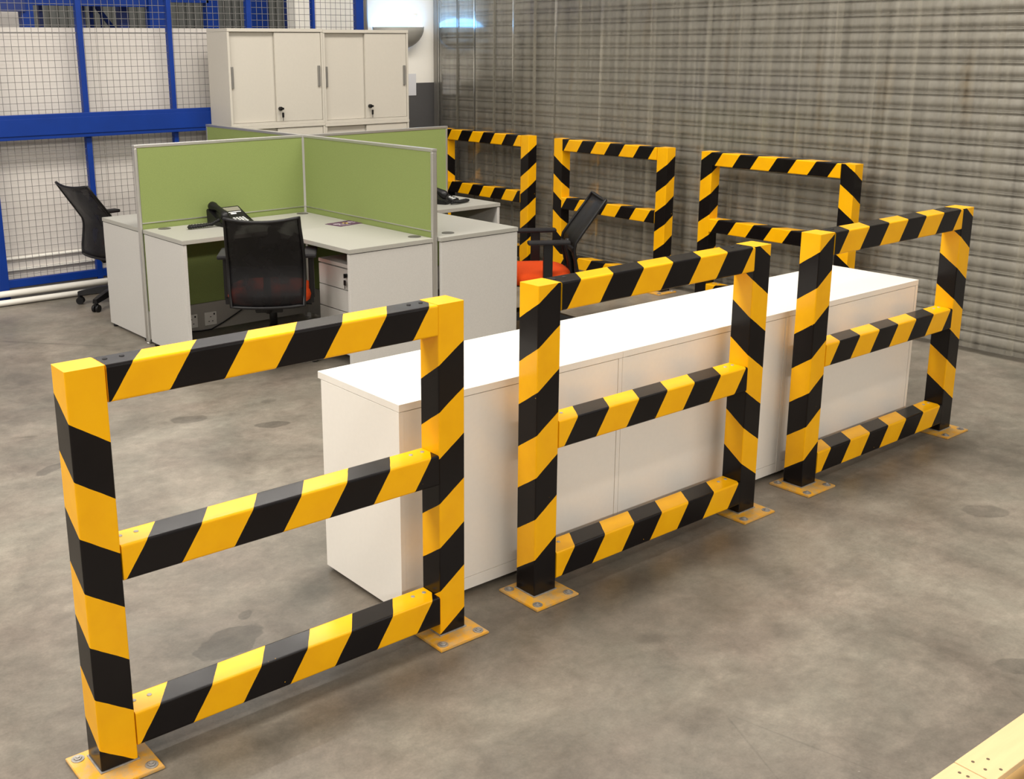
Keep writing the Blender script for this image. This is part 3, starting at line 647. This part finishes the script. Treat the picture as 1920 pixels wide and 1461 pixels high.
# ------------------------------------------------------------------ office chairs
def chair(label, loc, rz, baserz, drop=0.0, bo=(0, 0)):
    t = thing('office_chair', label, 'chair', loc, rz, 'black mesh office chairs with orange seats')
    # five-star base
    for k in range(5):
        a = baserz-rz+2*PI*k/5; d = Vector((math.cos(a), math.sin(a), 0)); s_ = Vector((-d.y, d.x, 0))
        m = MB()
        pts = [(0.02, 0.115, 0.032, 0.056), (0.15, 0.108, 0.028, 0.044), (0.26, 0.088, 0.024, 0.034), (0.298, 0.080, 0.020, 0.030)]
        prev = None
        for rad, z, hw, hh in pts:
            c = d*rad+Vector((0, 0, z)); rw = [m.bm.verts.new(c+s_*x*hw+Vector((0, 0, y*hh*0.5))) for x, y in ((-1, -1), (1, -1), (0.7, 1), (-0.7, 1))]
            if prev:
                for i in range(4): m.face([prev[i], prev[(i+1) % 4], rw[(i+1) % 4], rw[i]])
            else: m.face(rw[::-1])
            prev = rw
        m.face(prev); m.build('leg', BLACKPL, t, (bo[0], bo[1], 0))
        m = MB(); c = d*0.285
        for sg in (-1, 1): m.cyl(c+s_*sg*0.006+Vector((0, 0, 0.027)), c+s_*sg*0.024+Vector((0, 0, 0.027)), 0.027, n=18)
        m.cyl(c+Vector((0, 0, 0.03)), c+Vector((0, 0, 0.075)), 0.009, n=8); m.box(c.x-0.014, c.x+0.014, c.y-0.014, c.y+0.014, 0.045, 0.062, 0.004)
        m.build('caster', BLACKPL, t, (bo[0], bo[1], 0))
    m = MB(); m.cyl((0, 0, 0.06), (0, 0, 0.20), 0.032, 0.028, n=20); m.cyl((0, 0, 0.20), (0, 0, 0.37-drop), 0.024, n=20); m.cyl((0, 0, 0.30-drop), (0, 0, 0.34-drop), 0.03, n=20); m.build('gas_column', BLACKPL, t, (bo[0], bo[1], 0))
    zd = -drop
    m = MB(); m.box(-0.16, 0.10, -0.08, 0.08, 0.335+zd, 0.385+zd, 0.012); m.cyl((0.02, -0.08, 0.35+zd), (0.02, -0.24, 0.345+zd), 0.006, n=8); m.build('tilt_mechanism', BLACKPL, t)
    # seat cushion: rounded plan, domed top
    b2 = bmesh.new(); rings = []
    def seat_xy(a, sc):
        c, s__ = math.cos(a), math.sin(a); ex = 2/3.2
        return (0.03+0.245*sc*math.copysign(abs(c)**ex, c), 0.245*sc*math.copysign(abs(s__)**ex, s__))
    for sc, z in ((0.86, 0.385), (0.97, 0.395), (1.0, 0.425), (0.97, 0.452), (0.86, 0.466), (0.5, 0.474), (0.02, 0.475)):
        rings.append([b2.verts.new((*seat_xy(2*PI*k/36, sc), z+zd)) for k in range(36)])
    for i in range(len(rings)-1):
        for k in range(36): fc = b2.faces.new([rings[i][k], rings[i][(k+1) % 36], rings[i+1][(k+1) % 36], rings[i+1][k]]); fc.smooth = True
    b2.faces.new(rings[0][::-1]); b2.faces.new(rings[-1])
    MB().add(b2).build('seat', ORANGE, t)
    MB().prism([seat_xy(2*PI*k/36, 0.84) for k in range(36)], 0.376+zd, 0.387+zd).build('seat_shell', BLACKPL, t)
    # backrest: mesh skin over a lumbar-kinked profile
    profz = [(0.395, -0.238), (0.46, -0.232), (0.54, -0.216), (0.61, -0.205), (0.655, -0.214), (0.72, -0.258), (0.80, -0.315), (0.87, -0.365), (0.925, -0.402)]
    nW = 14; grid = []; m = MB()
    for z, x in profz:
        tz = (z-0.395)/0.53; hw = 0.206+0.010*math.sin(PI*min(1, tz*1.1))-0.004*tz; row = []
        for k in range(nW+1):
            s_ = 2*k/nW-1
            zz = z-(0.020*(1-s_*s_) if z > 0.9 else 0.0)*1.0+(0.006*(1-s_*s_) if z < 0.40 else 0)*-1
            row.append(Vector((x-0.026*(1-s_*s_)+0.0, s_*hw, zz+zd)))
        grid.append(row)
    fv = [[m.bm.verts.new(p) for p in row] for row in grid]
    for i in range(len(fv)-1):
        for k in range(nW): m.face([fv[i][k], fv[i][k+1], fv[i+1][k+1], fv[i+1][k]], True)
    bk = m.build('backrest', CHAIRMESH, t); sd = bk.modifiers.new('thick', 'SOLIDIFY'); sd.thickness = 0.003
    border = [row[0] for row in grid]+grid[-1][1:-1]+[row[-1] for row in grid[::-1]]+grid[0][1:-1][::-1]
    MB().tube(border, 0.010, n=8, closed=True).build('back_frame', BLACKPL, t)
    m = MB(); pr = [(-0.10, 0.362), (-0.20, 0.365), (-0.232, 0.40), (-0.222, 0.50), (-0.196, 0.60), (-0.205, 0.65)]
    m.tube([(x, 0, z+zd) for x, z in pr], [0.022, 0.024, 0.024, 0.022, 0.020, 0.014], n=10); m.box(-0.213, -0.192, -0.19, 0.19, 0.592+zd, 0.620+zd, 0.006)
    m.build('back_support', BLACKPL, t)
    for sg in (-1, 1):
        y = 0.246*sg; m = MB()
        m.box(-0.06, 0.0, y-0.016, y+0.016, 0.40+zd, 0.656+zd, 0.006)
        m.box(-0.05, -0.01, min(0.08*sg, y), max(0.08*sg, y), 0.368+zd, 0.385+zd, 0.003); m.box(-0.06, 0.0, y-0.012, y+0.012, 0.37+zd, 0.42+zd, 0.005)
        ar = m.build('armrest', BLACKPL, t)
        MB().box(-0.17, 0.10, y-0.036, y+0.036, 0.655+zd, 0.68+zd, 0.010).build('arm_pad', BLACKMT, ar)
    return t
R_ = math.radians
chair('black mesh office chair with its back to the camera at the near desk', (2.29, 3.16, 0), R_(57), R_(82), -0.012, (0.16, 0.0))
chair('black mesh office chair at the far left, side on in front of the blue mesh', (2.254, 5.205, 0), R_(10.5), R_(70.5), 0.0, (-0.04, 0.10))
chair('black mesh office chair at the right desk, orange seat and side of its back visible', (4.045, 2.755, 0), R_(147), R_(18), 0.034)

# ------------------------------------------------------------------ things on the desks
def phone(label, loc, rz, cordpts):
    t = thing('desk_phone', label, 'phone', loc, rz, 'black desk phones')
    # local: user at -y; body wedge rising towards +y
    m = MB(); b2 = bmesh.new()
    sec = [(-0.105, 0.0), (-0.105, 0.018), (-0.02, 0.040), (0.085, 0.098), (0.105, 0.095), (0.100, 0.0)]
    A = [b2.verts.new((-0.105, y, z)) for y, z in sec]; B = [b2.verts.new((0.125, y, z)) for y, z in sec]
    b2.faces.new(A); b2.faces.new(B[::-1])
    for i in range(6): b2.faces.new([A[i], B[i], B[(i+1) % 6], A[(i+1) % 6]])
    bmesh.ops.bevel(b2, geom=b2.edges[:], offset=0.005, segments=2, affect='EDGES')
    m.add(b2); m.build('body', BLACKPL, t)
    al = math.atan2(0.058, 0.105); S = Matrix.Translation((0, -0.02, 0.0405)) @ Matrix.Rotation(al, 4, 'X')
    m = MB(); m.use(DISP).box(-0.01, 0.11, 0.068, 0.108, 0, 0.0025, M=S); m.build('display', None, t)
    m = MB(); m.use(KEYW)
    m.box(0.00, 0.105, 0.052, 0.058, 0, 0.0022, M=S)
    m.box(0.022, 0.062, 0.034, 0.046, 0, 0.0022, M=S); m.build('label_strip', None, t)
    S2 = Matrix.Translation((0, -0.105, 0.0185)) @ Matrix.Rotation(math.atan2(0.022, 0.085), 4, 'X')
    m = MB(); m.use(KEYW)
    for i in range(4):
        for j in range(4): m.box(0.010+i*0.022, 0.024+i*0.022, 0.014+j*0.019, 0.024+j*0.019, 0, 0.0035, M=S2)
    m.build('keypad', None, t)
    m = MB(); pts = []
    for k in range(11):
        s_ = k/10; y = -0.10+0.20*s_; z = 0.052+0.060*s_+0.020*math.sin(PI*s_); pts.append((-0.072, y, z))
    m.tube(pts, [0.022, 0.031, 0.030, 0.023, 0.020, 0.019, 0.020, 0.023, 0.030, 0.031, 0.022], n=12); m.build('handset', BLACKPL, t)
    m = MB(); L_ = len(cordpts); dense = []
    for i in range(L_-1):
        for k in range(26): dense.append(Vector(cordpts[i]).lerp(Vector(cordpts[i+1]), k/26))
    hel = []
    for i, p in enumerate(dense):
        d = (dense[min(i+1, len(dense)-1)]-dense[max(i-1, 0)]).normalized(); a = d.cross(Vector((0, 0, 1))).normalized(); b = a.cross(d)
        ph = i*1.25; hel.append(p+(a*math.cos(ph)+b*math.sin(ph))*0.007)
    m.tube(hel, 0.0055, n=6); m.tube(dense, 0.0095, n=6); m.build('coiled_cord', BLACKPL, t)
    return t
phone('black desk phone on the near desk, behind the mesh chair back', (2.425, 3.905, 0.7405), R_(3), [(-0.10, -0.055, 0.045), (-0.15, -0.045, 0.022), (-0.22, -0.045, 0.016), (-0.31, -0.04, 0.0155), (-0.285, -0.012, 0.0155), (-0.18, -0.02, 0.0155), (-0.135, -0.03, 0.0155)])
phone('black desk phone on the right hand desk beside the screen edge', (4.075, 3.84, 0.7405), R_(27), [(-0.095, -0.115, 0.045), (-0.07, -0.155, 0.020), (-0.02, -0.175, 0.0155), (0.085, -0.195, 0.0155), (0.09, -0.172, 0.0155), (-0.02, -0.155, 0.0155), (-0.10, -0.140, 0.0155)])

# purple leaflet
m = MB(); m.use(PURPLE).box(-0.105, 0.105, -0.075, 0.075, 0, 0.0015)
m.use(PINK)
def q4(pts):
    vs_ = [m.bm.verts.new((x, y, 0.0019)) for x, y in pts]; m.face(vs_)
q4([(-0.085, 0.02), (-0.075, 0.03), (-0.050, -0.01), (-0.06, -0.02)]); q4([(-0.075, 0.03), (-0.035, 0.022), (-0.035, 0.012), (-0.07, 0.018)]); q4([(-0.055, 0.0), (-0.03, -0.022), (-0.022, -0.014), (-0.045, 0.008)])
q4([(0.035, 0.015), (0.045, 0.03), (0.085, 0.022), (0.08, 0.012)]); q4([(0.035, 0.015), (0.045, 0.012), (0.05, -0.015), (0.04, -0.018)]); q4([(0.04, -0.018), (0.075, -0.02), (0.075, -0.01), (0.045, -0.008)])
q4([(-0.09, -0.045), (0.0, -0.055), (0.0, -0.048), (-0.09, -0.038)])
m.use(GOLD); q4([(-0.004, -0.028), (0.006, -0.028), (0.010, 0.03), (0.0, 0.03)]); q4([(-0.02, -0.002), (0.028, 0.0), (0.026, 0.010), (-0.02, 0.008)])
lf = m.build('leaflet', None, None, (3.005, 3.440, 0.7405)); lf.rotation_euler = (0, 0, R_(9)); tag(lf, 'small purple printed leaflet lying on the near desk by the green screen', 'leaflet')

# power cable below the desk
m = MB(); m.tube([D(-1.00, -0.038, 0.045), D(-0.93, -0.045, 0.042), D(-0.86, -0.045, 0.036), D(-0.79, -0.045, 0.036), D(-0.70, -0.045, 0.070), D(-0.60, -0.045, 0.115), D(-0.50, -0.045, 0.165), D(-0.40, -0.045, 0.23)], 0.0045, n=8)
tag(m.build('power_cable', BLACKPL), 'thin black cable running past the white sockets under the near desk', 'cable')

# ------------------------------------------------------------------ timber pallet, bottom right corner
pal = thing('timber_pallet', 'pale pine pallet cut off at the bottom right corner of the photo', 'pallet', (1.61, -1.435, 0), R_(-1.3))
def board(name, mt, x0, x1, y0, y1, z0, z1): return boxo(name, mt, pal, x0, x1, y0, y1, z0, z1, bev=0.002)
d_ = board('deck_board', WOOD, 0.0, 1.2, -0.098, 0.0, 0.112, 0.13)
for x, y in ((0.035, -0.028), (0.030, -0.062), (0.075, -0.045), (0.06, -0.085)): MB().cyl((x, y, 0.1295), (x, y, 0.1308), 0.0042, n=8).build('nail', NAIL, d_)
d2 = board('deck_board', WOOD, -0.6, -0.002, -0.098, 0.0, 0.111, 0.129)
for x, y in ((-0.03, -0.03), (-0.028, -0.05), (-0.07, -0.07)): MB().cyl((x, y, 0.1285), (x, y, 0.1298), 0.0042, n=8).build('nail', NAIL, d2)
for k in range(1, 6): board('deck_board', WOODD, -0.6, 1.2, -0.098-k*0.16, -k*0.16-0.0, 0.092, 0.110) if k % 2 == 0 else None
for x0 in (-0.6, -0.05, 1.10): board('stringer', WOODD, x0, x0+0.10, -1.0, 0.0, 0.018, 0.0915 if x0 < -9 else 0.0915)
for x0 in (-0.6, -0.05, 1.10): board('stretcher_board', WOOD, x0, x0+0.10, -1.0, 0.0, 0.0925, 0.1105) if False else None
board('bottom_board', WOODD, -0.6, 1.2, -0.098, 0.0, 0.0, 0.0175)
board('bottom_board', WOODD, -0.6, 1.2, -1.0, -0.90, 0.0, 0.0175)
